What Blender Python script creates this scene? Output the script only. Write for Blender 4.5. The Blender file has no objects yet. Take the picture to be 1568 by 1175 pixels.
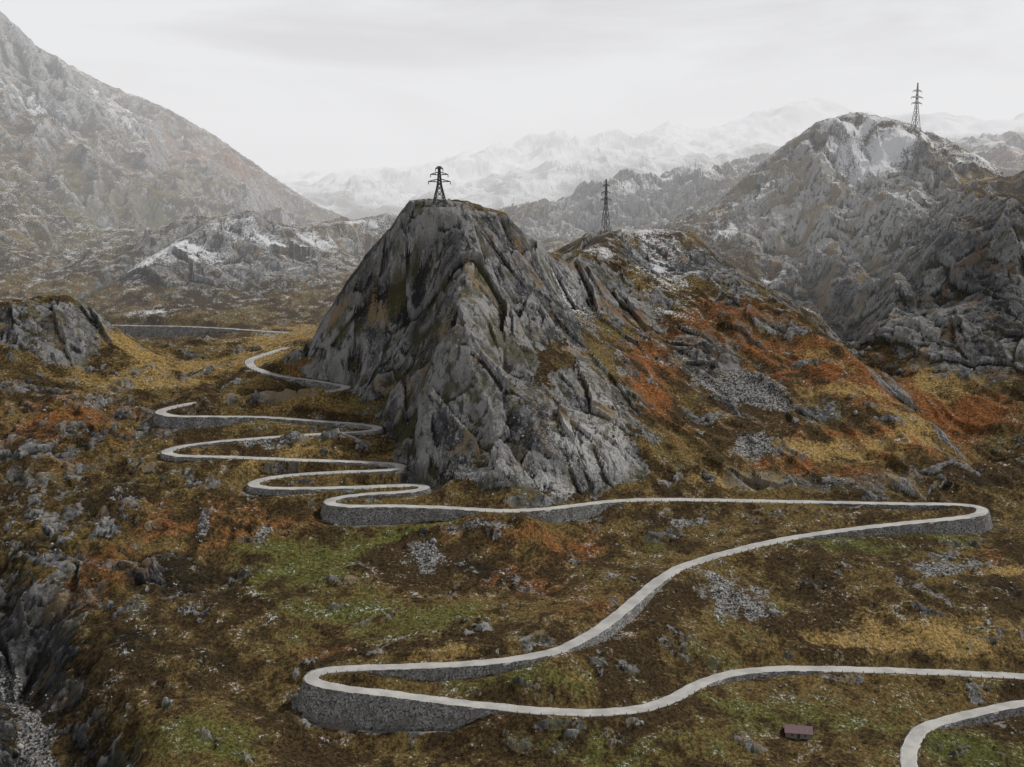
import bpy, math, random, time
import numpy as np
from mathutils import Vector
random.seed(5); rng=np.random.default_rng(7)
F=1761.0; CU,CV=784.0,587.5
PITCH=math.atan((587.5-300)/F); cp,sp=math.cos(PITCH),math.sin(PITCH)
scene=bpy.context.scene
def ray(u,v):
    a=u-CU; b=-(v-CV)
    return a, F*cp+b*sp, -F*sp+b*cp
def Pd(u,v,d):
    a,b,c=ray(u,v); k=d/b; return (a*k,d,c*k)
def Pz(u,v,z):
    a,b,c=ray(u,v); k=z/c; return (a*k,b*k,z)
def sstep(a,b,x):
    t=np.clip((x-a)/(b-a),0,1); return t*t*(3-2*t)
# ------------------------------------------------------------ noise
perm=rng.permutation(256); perm=np.concatenate([perm,perm])
ga=np.linspace(0,2*np.pi,256,endpoint=False); GX=np.cos(ga); GY=np.sin(ga)
RJ=rng.random((4,256)); RT=np.clip(rng.normal(0,1,(2,256)),-1.6,1.6)
def pn(x,y,seed=0):
    x=x+seed*17.13; y=y+seed*31.7
    xi=np.floor(x).astype(np.int64); yi=np.floor(y).astype(np.int64)
    xf=x-xi; yf=y-yi
    u=xf*xf*xf*(xf*(xf*6-15)+10); v=yf*yf*yf*(yf*(yf*6-15)+10)
    def g(ix,iy,fx,fy):
        h=perm[(perm[ix&255]+iy)&255]
        return GX[h]*fx+GY[h]*fy
    a=g(xi,yi,xf,yf); b=g(xi+1,yi,xf-1,yf); c=g(xi,yi+1,xf,yf-1); d=g(xi+1,yi+1,xf-1,yf-1)
    return ((a+(b-a)*u)*(1-v)+(c+(d-c)*u)*v)*1.4
def fbm(x,y,seed,octv=4,g=.6):
    r=0;a=1;s=0
    for k in range(octv):
        r=r+a*pn(x*2.03**k,y*2.03**k,seed+k); s+=a; a*=g
    return r/s
def facet(x,y,seed,tilt=.5,off=.5):
    x=x+seed*7.7; y=y+seed*3.1
    xi=np.floor(x).astype(np.int64); yi=np.floor(y).astype(np.int64)
    best=np.full(x.shape,9.); bh=np.zeros(x.shape,np.int64); bx=np.zeros(x.shape); by=np.zeros(x.shape)
    for dx in(-1,0,1):
        for dy in(-1,0,1):
            h=perm[(perm[(xi+dx)&255]+yi+dy)&255]
            ex=x-(xi+dx+RJ[0][h]); ey=y-(yi+dy+RJ[1][h]); d=ex*ex+ey*ey; m=d<best
            best[m]=d[m]; bh[m]=h[m]; bx[m]=ex[m]; by[m]=ey[m]
    return off*(RJ[2][bh]-.5)+tilt*(RT[0][bh]*bx+RT[1][bh]*by), RJ[3][bh]
# ------------------------------------------------------------ road points: image pixels, chosen elevation, left and right wall heights
RA=[(20,497,-112.2,0,4),(60,497,-112.5,0,4),(130,497,-113,0,7),(200,499,-113.4,0,9),(270,500,-113.8,0,9),(340,503,-114.4,0,4),(400,507,-115,0,0),(450,510,-115.6,0,0)]
RB=[(440,532,-118.3,0,0),(405,543,-119.2,0,0),
(384,551,-120.2,0,0),(388,563,-121.3,0,0),(430,576,-123,0,1),(480,583,-125,0,4),(515,589,-126.5,0,3),
(532,593,-127.5,2,0),(515,598,-128.5,0,0),(450,603,-130,0,0),(370,609,-131.5,0,0),(300,617,-133.5,0,0),(258,625,-134.5,0,3),
(245,631,-135.3,0,5),(262,637,-136,0,7),(330,638,-137,0,6),(400,639,-138.5,0,1),(500,646,-140,0,2),(560,651,-141.3,0,2),
(580,655,-142,3,0),(568,660,-142.8,2.,0),(500,664,-144,0,0),(400,671,-146,0,0),(320,678,-147.5,1.5,0),(268,686,-148.7,0,1),
(254,693,-149.5,0,3),(275,698,-150,0,3),(350,700,-151.3,0,0),(450,704,-153,0,0),(560,708,-155,0,1.5),(606,711,-156,0,2),
(615,716,-156.6,2,0),(595,720,-157.3,1.5,0),(520,723,-158.5,0,0),(440,728,-160,0,0),(400,735,-161,0,0),(386,742,-161.6,0,3),
(405,747,-162.2,0,4),(500,747.5,-163,0,1),(600,744,-164,0,0),(640,743,-164.5,0,1),(652,747,-165,3,0),(635,752,-165.4,2,0),
(560,757,-166,1,0),(515,763,-166.6,1,0),(503,770,-167.2,0,8),(525,775,-167.8,0,9),(600,775,-168.5,0,9),(690,778,-169.4,0,6),
(740,781,-169.7,0,0),(790,782,-170.1,0,0),(840,779,-170.5,0,7),(900,772,-171.2,0,7),(935,768,-171.5,0,1),(1000,765,-172,0,0),(1200,768,-174,0,0),(1400,772,-175.5,0,2.5),
(1470,773,-176,1,2),(1500,777,-176.5,8,0),(1503,786,-177,9,0),(1470,793,-177.6,8,0),(1400,800,-178.5,5,0),(1300,811,-180,3,0),
(1200,826,-182,0,0),(1100,850,-184.5,0,0),(1040,870,-186.5,0,0),(1005,892,-188,1,0),(960,930,-190.5,4,0),(910,968,-193,4,0),
(850,997,-195,0,0),(760,1013,-197,4,0),(650,1020,-199,5,0),(550,1023,-200.5,0,0),(500,1026,-201.5,0,0),(478,1033,-202,0,10),
(477,1043,-202.7,0,12),(510,1052,-203.4,0,13),(600,1063,-204.5,0,13),(700,1076,-205.5,0,9),(760,1082,-206,0,1),(800,1086,-206.5,0,0),
(880,1091,-207.3,0,0),(960,1088,-208,0,0),(1020,1074,-208.7,0,0),(1060,1053,-209.3,0,0),(1110,1034,-210,0,2),(1180,1025,-210.7,0,2),
(1300,1025,-211.8,0,0),(1450,1030,-213,0,0),(1580,1036,-214,0,0),(1750,1040,-215.5,0,0),(1800,1050,-216,0,0),(1780,1062,-216.8,0,0),
(1680,1066,-217.8,0,0),(1568,1077,-219,3,0),(1480,1095,-220,3,0),(1415,1115,-221,0,0),(1395,1140,-221.8,0,0),(1392,1175,-222.8,0,0),(1400,1240,-224.5,0,0)]
def centripetal(C):
    out=[]; n=len(C)
    P=np.vstack([2*C[0]-C[1],C,2*C[-1]-C[-2]])
    for i in range(1,n):
        p0,p1,p2,p3=P[i-1],P[i],P[i+1],P[i+2]
        t0=0.; t1=t0+np.linalg.norm((p1-p0)[:2])**.5; t2=t1+np.linalg.norm((p2-p1)[:2])**.5; t3=t2+np.linalg.norm((p3-p2)[:2])**.5
        m=max(4,int(np.linalg.norm((p2-p1)[:2])/1.0))
        t=np.linspace(t1,t2,m,endpoint=False)[:,None]
        A1=(t1-t)/(t1-t0)*p0+(t-t0)/(t1-t0)*p1; A2=(t2-t)/(t2-t1)*p1+(t-t1)/(t2-t1)*p2; A3=(t3-t)/(t3-t2)*p2+(t-t2)/(t3-t2)*p3
        B1=(t2-t)/(t2-t0)*A1+(t-t0)/(t2-t0)*A2; B2=(t3-t)/(t3-t1)*A2+(t-t1)/(t3-t1)*A3
        c=(t2-t)/(t2-t1)*B1+(t-t1)/(t2-t1)*B2
        s=np.linspace(0,1,m,endpoint=False)[:,None]
        c[:,3:]=p1[3:]*(1-s)+p2[3:]*s
        out.append(c)
    return np.vstack(out)
def resample(C,step):
    L=np.concatenate([[0],np.cumsum(np.linalg.norm(np.diff(C[:,:2],axis=0),axis=1))])
    t=np.arange(0,L[-1],step)
    return np.stack([np.interp(t,L,C[:,k]) for k in range(C.shape[1])],1)
def smooth(C,w,it=2):
    k=np.ones(2*w+1)/(2*w+1)
    for _ in range(it):
        for j in range(C.shape[1]):
            pad=np.concatenate([np.full(w,C[0,j]),C[:,j],np.full(w,C[-1,j])]); C[:,j]=np.convolve(pad,k,'valid')
    return C
def build(R):
    P=np.array([list(Pz(u,v,z))+[a,b] for u,v,z,a,b in R])
    Q=resample(centripetal(P),1.2)
    Q=np.hstack([smooth(Q[:,:2].copy(),2,2),smooth(Q[:,2:3].copy(),8,2),smooth(Q[:,3:].copy(),2,1)]); Q=resample(Q,1.2)
    T=np.gradient(Q[:,:2],axis=0); T/=np.linalg.norm(T,axis=1)[:,None]+1e-9
    return Q,np.stack([-T[:,1],T[:,0]],1)
ROADS=[build(RA),build(RB)]
RD=np.vstack([r[0] for r in ROADS]); NL=np.vstack([r[1] for r in ROADS])
HALF=3.1; BAT=0.28
# ------------------------------------------------------------ terrain controls
C=[]
def add(*pts):
    for p in pts: C.append(Pd(*p))
def addz(*pts):
    for p in pts: C.append(Pz(*p))
def line(pts,step=45,back=None):
    W=[np.array(Pd(*p)) for p in pts]
    for a,b in zip(W[:-1],W[1:]):
        n=max(1,int(np.linalg.norm((b-a))/step))
        for i in range(n): C.append(tuple(a+(b-a)*i/n))
    C.append(tuple(W[-1]))
    if back:
        for w in W: C.append((w[0]*(1+back[0]/w[1]),w[1]+back[0],w[2]-back[1]))
line([(628,306,795),(600,345,800),(560,390,812),(520,445,822),(487,500,835),(470,540,845)],24)
line([(628,306,795),(650,303,800),(690,308,798),(740,317,800),(775,327,806),(800,350,818),(830,376,840),(870,396,875),(930,352,1000)],28)
for p in [(-55,840,-22),(-20,845,-22),(10,850,-30),(-90,860,-50),(-125,880,-85)]: C.append(p)
add((690,330,782),(640,350,784),(720,370,760),(708,410,738),(704,480,710),(672,560,688),(648,640,670),(645,700,654),(690,755,626),(750,766,622),(900,758,645),(980,728,662),
 (780,380,785),(830,430,805),(800,440,762),(805,500,738),(790,560,702),(860,560,716),(800,640,664),(900,640,682),(860,700,650),(760,700,643),(950,690,668),
 (640,450,770),(600,450,778),(620,520,752),(590,560,746),(560,520,768),(560,450,792),(560,580,755),(520,574,780),(590,622,722),(612,670,690),(600,600,738),(720,640,664))
for p in [(-150,900,-108),(-130,960,-108),(0,900,-52),(-30,1000,-80),(40,960,-55),(-90,1050,-100)]: C.append(p)
line([(930,352,1000),(1000,348,1030),(1060,352,1050),(1100,388,1010),(1160,430,950),(1250,495,870),(1330,560,805),(1420,640,745),(1500,712,690),(1560,760,660)],35)
add((900,500,810),(1000,480,870),(1100,500,860),(1000,420,950),(900,430,870),(850,440,835),(1050,560,800),(1100,600,775),(1150,700,695),(1000,650,715),(1300,700,700),(1400,742,668),(1250,600,775),(1200,540,830),(1050,730,665),(960,560,760))
for u,v,d,dz in [(1060,352,1150,-30),(1160,430,1050,-22),(1250,495,940,-18),(1330,560,860,-14),(1420,640,785,-9),(1500,712,728,-5)]:
    p=Pd(u,v,d); C.append((p[0],p[1],p[2]+dz))
line([(1040,352,1400),(1075,335,1390),(1130,280,1360),(1200,225,1330),(1250,188,1310),(1300,171,1300),(1345,180,1300),(1400,192,1290),(1450,215,1260),(1500,242,1220),(1568,285,1150),(1700,300,1100)],50,(80,25))
add((1300,300,1180),(1200,340,1200),(1150,370,1180),(1350,400,1060),(1250,430,1070),(1400,300,1110),(1430,250,1180),(1500,330,990),(1568,330,960),(1500,420,925),(1450,500,880),(1550,450,885),(1500,600,815),(1560,560,830),(1568,700,710),(1400,560,860),(1330,480,945),(1400,440,950),
 (1700,450,900),(1800,450,880),(1750,650,730),(1850,800,620),(1750,900,550))
for x,y,z in [(330,1600,20),(450,1650,30),(200,1600,-30),(600,1500,0),(700,1300,-20)]: C.append((x,y,z))
line([(790,350,1650),(870,322,1680),(960,296,1700),(1040,275,1750),(1100,258,1800),(1150,262,1850)],70)
for p in [(30,1350,-75),(150,1300,-60),(-100,1400,-85),(100,2100,-60),(500,2300,-40),(-150,1800,-90)]: C.append(p)
line([(110,470,1080),(200,412,1170),(250,382,1200),(330,333,1250),(380,322,1270),(430,350,1290),(480,346,1330),(540,342,1370),(590,328,1400),(640,345,1420)],50)
add((250,420,1130),(400,420,1160),(300,465,1080),(450,485,1040),(150,488,1050),(500,410,1220),(350,380,1210),(440,440,1120),(540,400,1300))
for x,y,z in [(-350,1420,-70),(-250,1500,-75),(-180,1600,-80),(-480,1350,-60)]: C.append((x,y,z))
add((300,560,855),(200,540,905),(120,548,880),(330,575,812),(250,590,792),(100,582,795),(0,600,745),(120,612,742),(200,655,700),(60,640,705),(60,700,655),(150,720,652),(310,730,650),(300,520,940))
line([(-60,452,850),(0,458,850),(60,456,855),(110,472,870),(150,502,890),(180,525,900)],25)
for x,y,z in [(-400,960,-105),(-340,960,-108),(-480,950,-90)]: C.append((x,y,z))
add((40,530,810),(-40,540,800))
LM=[(-250,-60,1850),(-100,-20,1900),(0,18,1950),(50,62,2000),(100,98,2050),(160,130,2100),(250,165,2150),(330,210,2200),(380,246,2250),(430,282,2300),(490,320,2350),(540,338,2400),(620,345,2500)]
line(LM,80)
add((0,440,1120),(100,410,1300),(0,350,1300),(0,250,1500),(0,150,1700),(100,300,1500),(100,200,1750),(200,260,1700),(180,370,1480),(300,300,1750),(260,220,1950),(400,315,1950),(-250,300,1250),(-250,450,980),(-220,150,1500),(-250,600,780),(-250,800,600),(-250,1000,490))
for x,y,z in [(-1500,2900,250),(-900,2900,60),(-400,2900,-60),(-2500,2500,500),(-1500,1500,260),(-1200,1000,150),(-900,700,20),(-900,400,-60)]: C.append((x,y,z))
line([(560,315,3300),(640,300,3300),(760,288,3300),(900,262,3300),(1000,250,3300),(1080,240,3300),(1200,240,3300)],200)
line([(300,320,5000),(430,305,5000),(500,290,5000),(600,268,5000),(700,245,5000),(780,230,5000),(850,228,5000),(930,205,5000),(980,210,5000),(1040,188,5000),(1080,200,5000),(1150,180,5000),(1200,172,5000),(1250,168,5000),(1320,190,5000),(1420,200,4600),(1480,185,4600),(1505,205,4600),(1535,188,4600),(1580,178,4600),(1750,160,4600)],220)
line([(1430,225,2300),(1490,222,2300),(1530,212,2300),(1568,232,2300),(1700,200,2200)],120)
for x,y,z in [(0,4000,0),(1000,4000,80),(2000,3500,150),(-1000,4000,-20),(0,6500,100),(2000,6500,200),(-2500,6500,100),(4500,6500,400),(4500,3000,500),(-4500,6500,300),(-4500,3000,600),(3000,1500,350),(2000,900,150),(1500,600,0),(1200,350,-100),(600,330,-215),(600,500,-200),(700,700,-140)]: C.append((x,y,z))
add((300,800,595),(150,780,610),(450,850,578),(600,850,580),(750,850,584),(300,880,560),(500,930,522),(700,930,526),(600,980,496),(800,900,556),(900,850,592),(1000,830,607),(1150,800,622),
 (300,950,512),(100,900,540),(200,1000,488),(0,1000,500),(60,1090,452),(90,1175,428),(300,1100,436),(200,1175,412),(400,1175,410),(0,850,575),
 (1300,900,548),(1500,900,548),(1200,950,522),(1400,970,515),(1150,900,553),(1568,860,578),(1560,810,612),(1000,970,497))
addz((600,1122,-217),(600,1175,-220),(800,1175,-218),(800,1128,-212.5),(1000,1132,-213.5),(1000,1175,-218),(1250,1175,-222),(1250,1100,-216),(1500,1150,-224),(1500,1175,-225),(440,1090,-211),(470,1120,-216))
for p in [(-300,350,-232),(-100,350,-232),(100,350,-233),(300,350,-236),(0,200,-262),(-300,200,-262),(300,200,-262)]: C.append(p)
C=np.array(C)
dm=np.min(np.hypot(C[:,None,0]-RD[None,::3,0],C[:,None,1]-RD[None,::3,1]),axis=1)
C=C[dm>9]
rc=RD[::10,:3].copy(); rc[:,2]-=0.2
foot=[]
for i in range(0,len(RD),9):
    for side,h in ((1,RD[i,3]),(-1,RD[i,4])):
        if h>2.5:
            q=RD[i,:2]+side*NL[i]*(HALF+BAT*h+4)
            d=np.hypot(RD[:,0]-q[0],RD[:,1]-q[1]).min()
            if d>HALF+BAT*h+2.5: foot.append((q[0],q[1],RD[i,2]-h))
C=np.vstack([C,rc,np.array(foot)])
keep=[]
for i in range(len(C)-1,-1,-1):
    if all((C[i,0]-C[j,0])**2+(C[i,1]-C[j,1])**2>9 for j in keep): keep.append(i)
C=C[keep]; n=len(C)
cc=7.0
A=np.sqrt((C[:,None,0]-C[None,:,0])**2+(C[:,None,1]-C[None,:,1])**2+cc*cc)
M=np.zeros((n+3,n+3)); M[:n,:n]=A-np.eye(n)*0.15; Q=np.stack([np.ones(n),C[:,0]/1000,C[:,1]/1000],1); M[:n,n:]=Q; M[n:,:n]=Q.T
sol=np.linalg.solve(M,np.concatenate([C[:,2],[0,0,0]]))
# ------------------------------------------------------------ grid
def grow(start,end,s0,k):
    o=[start]
    while o[-1]<end: o.append(o[-1]+s0+(o[-1]-start)*k)
    return np.array(o)
xs_c=np.arange(-400,400.1,1.0)
xr=grow(xs_c[-1],5200,1.0,.0095)[1:]
xl=-grow(-xs_c[0],5200,1.0,.0080)[1:][::-1]
X1=np.concatenate([xl,xs_c,xr])
Y1=np.concatenate([np.arange(300,400,4.0),np.arange(400,860,.9),grow(860,7500,.9,.0056)])
NX,NY=len(X1),len(Y1)
ix=np.unique(np.concatenate([np.arange(0,NX,3),[NX-1]])); iy=np.unique(np.concatenate([np.arange(0,NY,3),[NY-1]]))
xc,yc=X1[ix],Y1[iy]
Hc=np.zeros((len(yc),len(xc)))
for r in range(len(yc)):
    d=np.sqrt((xc[:,None]-C[None,:,0])**2+(yc[r]-C[None,:,1])**2+cc*cc)
    Hc[r]=d@sol[:n]+sol[n]+sol[n+1]*xc/1000+sol[n+2]*yc[r]/1000
def axisint(a,c):
    j=np.clip(np.searchsorted(c,a,side='right')-1,0,len(c)-2); t=(a-c[j])/(c[j+1]-c[j]); return j,t
jx,tx=axisint(X1,xc); jy,ty=axisint(Y1,yc)
tmp=Hc[:,jx]*(1-tx)+Hc[:,jx+1]*tx
H=tmp[jy]*(1-ty)[:,None]+tmp[jy+1]*ty[:,None]
def sample(G,x,y):
    j,t=axisint(np.asarray(x,float),X1); k,s=axisint(np.asarray(y,float),Y1)
    t=np.clip(t,0,1); s=np.clip(s,0,1)
    return (G[k,j]*(1-t)+G[k,j+1]*t)*(1-s)+(G[k+1,j]*(1-t)+G[k+1,j+1]*t)*s
DS=np.concatenate([np.arange(380,1500,1.5),np.arange(1500,7000,8)])
def cast(u,v,G=None):
    G=H if G is None else G
    a,b,c=ray(u,v); xx=a/b*DS; zz_=c/b*DS
    h=sample(G,xx,DS); w=np.where(zz_<=h)[0]
    if len(w)==0: return None
    i=w[0]; return xx[i],DS[i],h[i]
XX,YY=np.meshgrid(X1,Y1)
# trim spline overshoot above camera-view crest lines given in image pixels
BANDS=[('peak',[(470,545),(487,500),(520,445),(560,390),(600,345),(628,303),(650,299),(700,303),(740,314),(775,323),(800,350),(830,376),(870,396)],640,[890]*13),
('ridge',[(870,396),(930,354),(1000,349),(1060,353),(1100,388),(1160,430),(1250,495),(1330,560),(1420,640),(1500,712)],700,[930,1040,1070,1090,1040,980,895,830,768,712]),
('rightmt',[(1075,333),(1130,280),(1200,225),(1250,190),(1300,171),(1345,179),(1400,191),(1450,214),(1500,241),(1568,285)],1120,[1420,1420,1420,1450,1450,1450,1450,1450,1450,1450]),
('lefthill',[(110,470),(200,412),(250,382),(330,333),(380,322),(430,348),(480,345),(540,340),(590,328),(640,335)],950,[1095,1185,1220,1280,1310,1340,1400,1440,1480,1480]),
('leftmt',[(p[0],p[1]) for p in LM[1:]],1500,[2900]*12)]
def clamp(H,rough=1.):
    for nm,pts,y0,ym in BANDS:
        r=[ray(u,v) for u,v in pts]; tx_=np.array([a/b for a,b,c in r]); tz_=np.array([c/b for a,b,c in r])
        k0,k1=np.searchsorted(Y1,[y0,max(ym)+250])
        yy=YY[k0:k1]; q=XX[k0:k1]/yy
        cap=np.interp(q,tx_,tz_)*yy
        sl=np.maximum(tx_[0]-q,0)+np.maximum(q-tx_[-1],0)
        cap=cap+sl*yy*1.1+np.maximum(yy-np.interp(q,tx_,np.array(ym,float)),0)*.9
        cap=cap+rough*yy/1000*(4.8*fbm(XX[k0:k1]/24,yy/24,70,5,.65))+np.where(yy>max(ym)+200,1e4,0)
        d=H[k0:k1]-cap; s=2.0
        H[k0:k1]-= np.where(d>40,d,s*np.log1p(np.exp(np.clip(d/s,-40,20))))
    return H
H=clamp(H,0)
def blobs(lst):
    Mk=np.zeros_like(H)
    for b in lst:
        u,v,ru,rv,a=b
        c=cast(u,v)
        if c is None: continue
        rx=ru*c[1]/F; up=cast(u,v-rv*.6); dn=cast(u,min(v+rv*.6,1200))
        ry=rx
        if up and dn: ry=abs(up[1]-dn[1])/1.2
        ry=min(max(ry,rx*.25,2),rx*7)
        j0,j1=np.searchsorted(X1,[c[0]-2.6*rx,c[0]+2.6*rx]); k0,k1=np.searchsorted(Y1,[c[1]-2.6*ry,c[1]+2.6*ry])
        q=((XX[k0:k1,j0:j1]-c[0])/rx)**2+((YY[k0:k1,j0:j1]-c[1])/ry)**2
        Mk[k0:k1,j0:j1]+=a*np.exp(-q)
    return Mk
# ------------------------------------------------------------ land-cover masks
gy,gx=np.gradient(H,Y1,X1); slope=np.hypot(gx,gy)
rock=sstep(.62,1.05,slope)*.9
rock+=blobs([(650,450,90,90,.6),(750,560,100,90,.6),(800,690,120,60,.6),(640,560,80,90,.6),(560,480,60,80,.7),(700,330,60,30,.5),(900,650,70,80,.5),
 (1500,450,90,110,.9),(1350,400,120,80,.8),(1540,380,60,60,.8),(1280,400,80,60,.7),(1420,480,70,60,.8),(1330,480,60,40,.7),(1500,540,70,40,.7),(1300,300,100,60,.4),(1200,340,70,50,.45),(60,490,90,30,.8),(60,700,100,50,.45),(40,950,60,90,.8),(230,640,100,30,.45),(60,790,100,50,.4),(220,760,120,40,.2),(80,600,120,30,.35),(350,400,160,60,.5),(1050,400,80,30,.55),(930,330,80,40,.55),(1080,540,60,40,.55),
 (900,420,60,40,.45),(1000,400,80,30,.45),(960,460,60,30,.45),(1260,640,45,20,.7),(820,980,35,12,.8),(1340,740,120,18,.6),(1150,740,140,14,.5),(290,575,35,8,.7),(830,775,60,5,.6),(150,860,120,60,.2),(200,930,100,60,.2),(1480,910,60,14,.4),(700,870,50,20,.25),
 (1350,1020,60,8,.3),(1100,570,70,40,.3),(1130,440,60,40,.5),(510,600,30,12,.5),(1500,640,60,40,-.3),(1450,650,60,40,-.4),(470,555,30,14,-.6),(980,510,60,40,.4),(880,500,40,50,.4),(1200,510,60,20,.4),(1150,640,60,40,.3),(1050,650,40,40,.25)])
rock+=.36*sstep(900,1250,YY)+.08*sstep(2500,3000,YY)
green=blobs([(520,850,150,35,.55),(430,900,130,45,.5),(620,960,170,40,.5),(1300,835,130,12,.85),(1430,820,90,9,.8),(1000,1050,80,15,.45),(1200,1100,220,30,.6),(900,1140,250,25,.6),(1490,1150,90,25,1.2),
 (350,1120,120,40,.5),(800,1045,120,14,.7),(560,800,80,20,.4),(1000,840,60,15,.5),(1200,940,100,30,.4),(200,1120,80,30,.3),(60,480,40,10,.5),(780,520,60,60,.3),(700,450,60,60,.2),(150,350,120,60,.35),(1050,1000,80,20,.5),(560,650,300,50,.15),(250,330,80,60,.3),(60,280,60,60,.25)])
rust=blobs([(1100,520,130,40,.6),(1250,560,100,40,.7),(1350,680,130,30,.75),(1000,560,50,60,.65),(900,440,60,30,.6),(100,640,150,50,.7),(150,880,110,70,.6),(350,800,150,50,.55),(850,830,170,30,.6),(1250,720,120,14,.7),(1500,640,60,40,.75),(1400,620,60,30,.6),
 (480,560,40,20,1.),(900,930,80,20,.55),(1200,430,40,20,.5),(750,350,40,15,.6),(990,610,25,25,.9),(820,420,40,20,.5),(1350,610,60,20,.65),(250,200,120,60,.35),(350,270,100,30,.65),(300,230,80,40,.3),(1560,260,60,20,.6),(60,1050,80,50,.25),(500,400,60,40,.3),(800,900,90,25,.5),(1500,850,80,15,.5),(1130,470,60,20,.5),(500,1000,60,15,.4),(700,1130,100,15,.3)])
yellow=blobs([(1400,960,170,30,.65),(1480,990,100,15,.75),(1300,990,90,15,.6),(1380,640,60,30,.75),(1100,735,120,10,.8),(300,565,180,12,1.1),(200,588,130,8,1.),(420,525,90,18,.9),(1540,875,60,6,1.),(1200,550,70,30,.45),(700,990,150,18,.5),(880,1040,60,15,.45),(1440,590,50,40,.9),(450,700,180,40,.5),(1250,690,140,8,1.),(430,620,120,20,.5),
 (1200,250,70,40,.7),(1500,275,80,10,.9),(1130,310,50,30,.6),(1250,240,50,20,.5),(1430,240,50,14,.5),(480,610,100,20,.5),(540,970,50,12,.5),(480,500,80,15,.5),(1290,600,90,10,.7),(300,280,80,40,.35)])
snow=blobs([(1300,186,50,10,.8),(1350,225,50,22,.95),(1400,212,25,14,.7),(1330,262,45,18,.6),(1510,258,50,6,.5),(1270,250,40,18,.5),(270,383,35,6,.8),(222,415,20,14,.6),(350,345,40,10,.5),(400,375,50,10,.55),(50,165,60,25,.4),(190,200,50,15,.35),(560,345,50,8,.35),(300,395,60,12,.45),
 (845,412,25,12,.45),(880,470,22,14,.5),(860,440,20,12,.4),(990,352,50,8,.35),(910,385,40,12,.4),(1010,410,8,14,.3),(1110,365,20,12,.5),(1180,440,40,8,.4),(1250,480,30,6,.35),(480,375,40,8,.4),(130,120,60,20,.35),(960,310,60,14,.35),(1060,280,50,14,.45),(230,480,30,8,.35),(1160,310,50,20,.35),(1400,300,60,20,.35),(740,335,50,12,.2),(1050,400,80,25,.12)])
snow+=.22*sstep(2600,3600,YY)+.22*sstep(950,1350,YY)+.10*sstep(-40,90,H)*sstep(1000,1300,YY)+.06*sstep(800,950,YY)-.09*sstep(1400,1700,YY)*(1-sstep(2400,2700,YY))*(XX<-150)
scree=blobs([(1120,590,75,22,1.1),(1180,615,50,14,.9),(1150,690,38,22,1.1),(650,860,28,28,1.),(1110,905,75,25,.9),(1150,940,50,15,.8),(1430,870,45,12,1.),(312,812,10,20,1.),(400,825,16,18,.8),(70,1070,35,30,.8),(50,1110,30,25,.8),(95,1150,35,20,.8),(200,1160,50,15,.5),
 (740,812,55,8,.8),(1040,800,90,10,.7),(930,885,40,12,.5),(880,715,60,35,.4),(700,740,40,12,.4),(1240,840,25,6,.6),(290,935,25,12,.8),(560,790,40,10,.6),(1220,1060,90,12,.35),(850,500,14,30,.6),(400,680,60,6,.7),(470,672,60,6,.6),(560,700,30,5,.6),(900,490,22,36,.7),(950,560,20,30,.5),(1060,420,40,20,.4),(1160,400,40,20,.4),(400,450,120,20,.4),(1320,900,60,12,.3)])
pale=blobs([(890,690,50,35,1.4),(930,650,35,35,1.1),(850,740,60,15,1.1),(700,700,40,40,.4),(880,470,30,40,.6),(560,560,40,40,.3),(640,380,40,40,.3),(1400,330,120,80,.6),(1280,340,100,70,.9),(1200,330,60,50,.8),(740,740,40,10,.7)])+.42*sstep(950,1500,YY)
dark=blobs([(40,860,110,60,.7),(250,880,70,30,.7),(60,980,80,60,.6),(180,980,80,50,.45),(300,900,120,60,.25),(1250,640,35,14,.8),(720,870,45,16,.7),(1480,900,90,8,.6),(1350,880,100,10,.4),(170,760,80,30,.5),(60,660,60,20,.5),(830,800,60,8,.5),(1500,740,70,12,.7),(160,430,60,20,.4),(1540,460,40,70,.7),(1480,400,40,50,.5),(1420,470,40,40,.3),(1080,540,50,20,.6),(640,480,18,60,.8),(540,480,40,50,.3),(720,620,60,50,.25),(960,400,80,20,.5),(300,1010,60,14,.4),(1560,330,30,50,.5),(800,350,15,30,.5),(1150,560,60,20,.4),(1400,700,60,12,.5),(20,400,60,40,.4),(60,190,50,40,.3),(900,880,60,15,.3)])  # dark heath and rock, with gully and cliff shade painted in too
# ------------------------------------------------------------ displacement
rk=np.clip(rock,0,1)
def ridged(x,y,s): return 1-2*np.abs(pn(x,y,s))
wx=XX+6*pn(XX/45,YY/45,40)+1.2*pn(XX/12,YY/12,42); wy=YY+6*pn(XX/45,YY/45,41)+1.2*pn(XX/12,YY/12,43)
farf=sstep(950,1700,YY); nf=1-sstep(1500,2300,YY)
D=np.zeros_like(H); cell=np.zeros_like(H)
for (l,ti,of,s,cw) in [(40,6.0,6.5,1,.3),(19,2.9,3.2,2,.35),(8,.8,1.1,3,.22),(3.6,.32,.5,4,.13)]:
    ca,sa=math.cos(.35+s*.25),math.sin(.35+s*.25)
    f,cv=facet((wx*ca+wy*sa)*1.3/l,(-wx*sa+wy*ca)*.8/l,s,ti,of); D+=f*(1-.8*sstep(2400,2800,YY)); cell+=cw*cv
for (l,a,s) in [(60,3.6,5),(26,1.0,6)]:
    D+=a*(ridged(wx*1.4/l,wy*.55/l,s)-.35)
D*=rk*(.85+1.1*farf)
G=1.8*pn(XX/55,YY/55,11)+1.2*pn(XX/22,YY/22,12)+.8*pn(XX/9,YY/9,13)+.5*pn(XX/4,YY/4,14)+.35*pn(XX/2.2,YY/2.2,15)
al=(XX*.49-YY*.87); ac=(XX*.87+YY*.49)
right=sstep(40,120,XX)*sstep(620,680,YY)
run=ridged(ac/17+.5*pn(XX/30,YY/30,60),al/95,61)
G+=(2.8*right+.7)*(run-.3)
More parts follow.
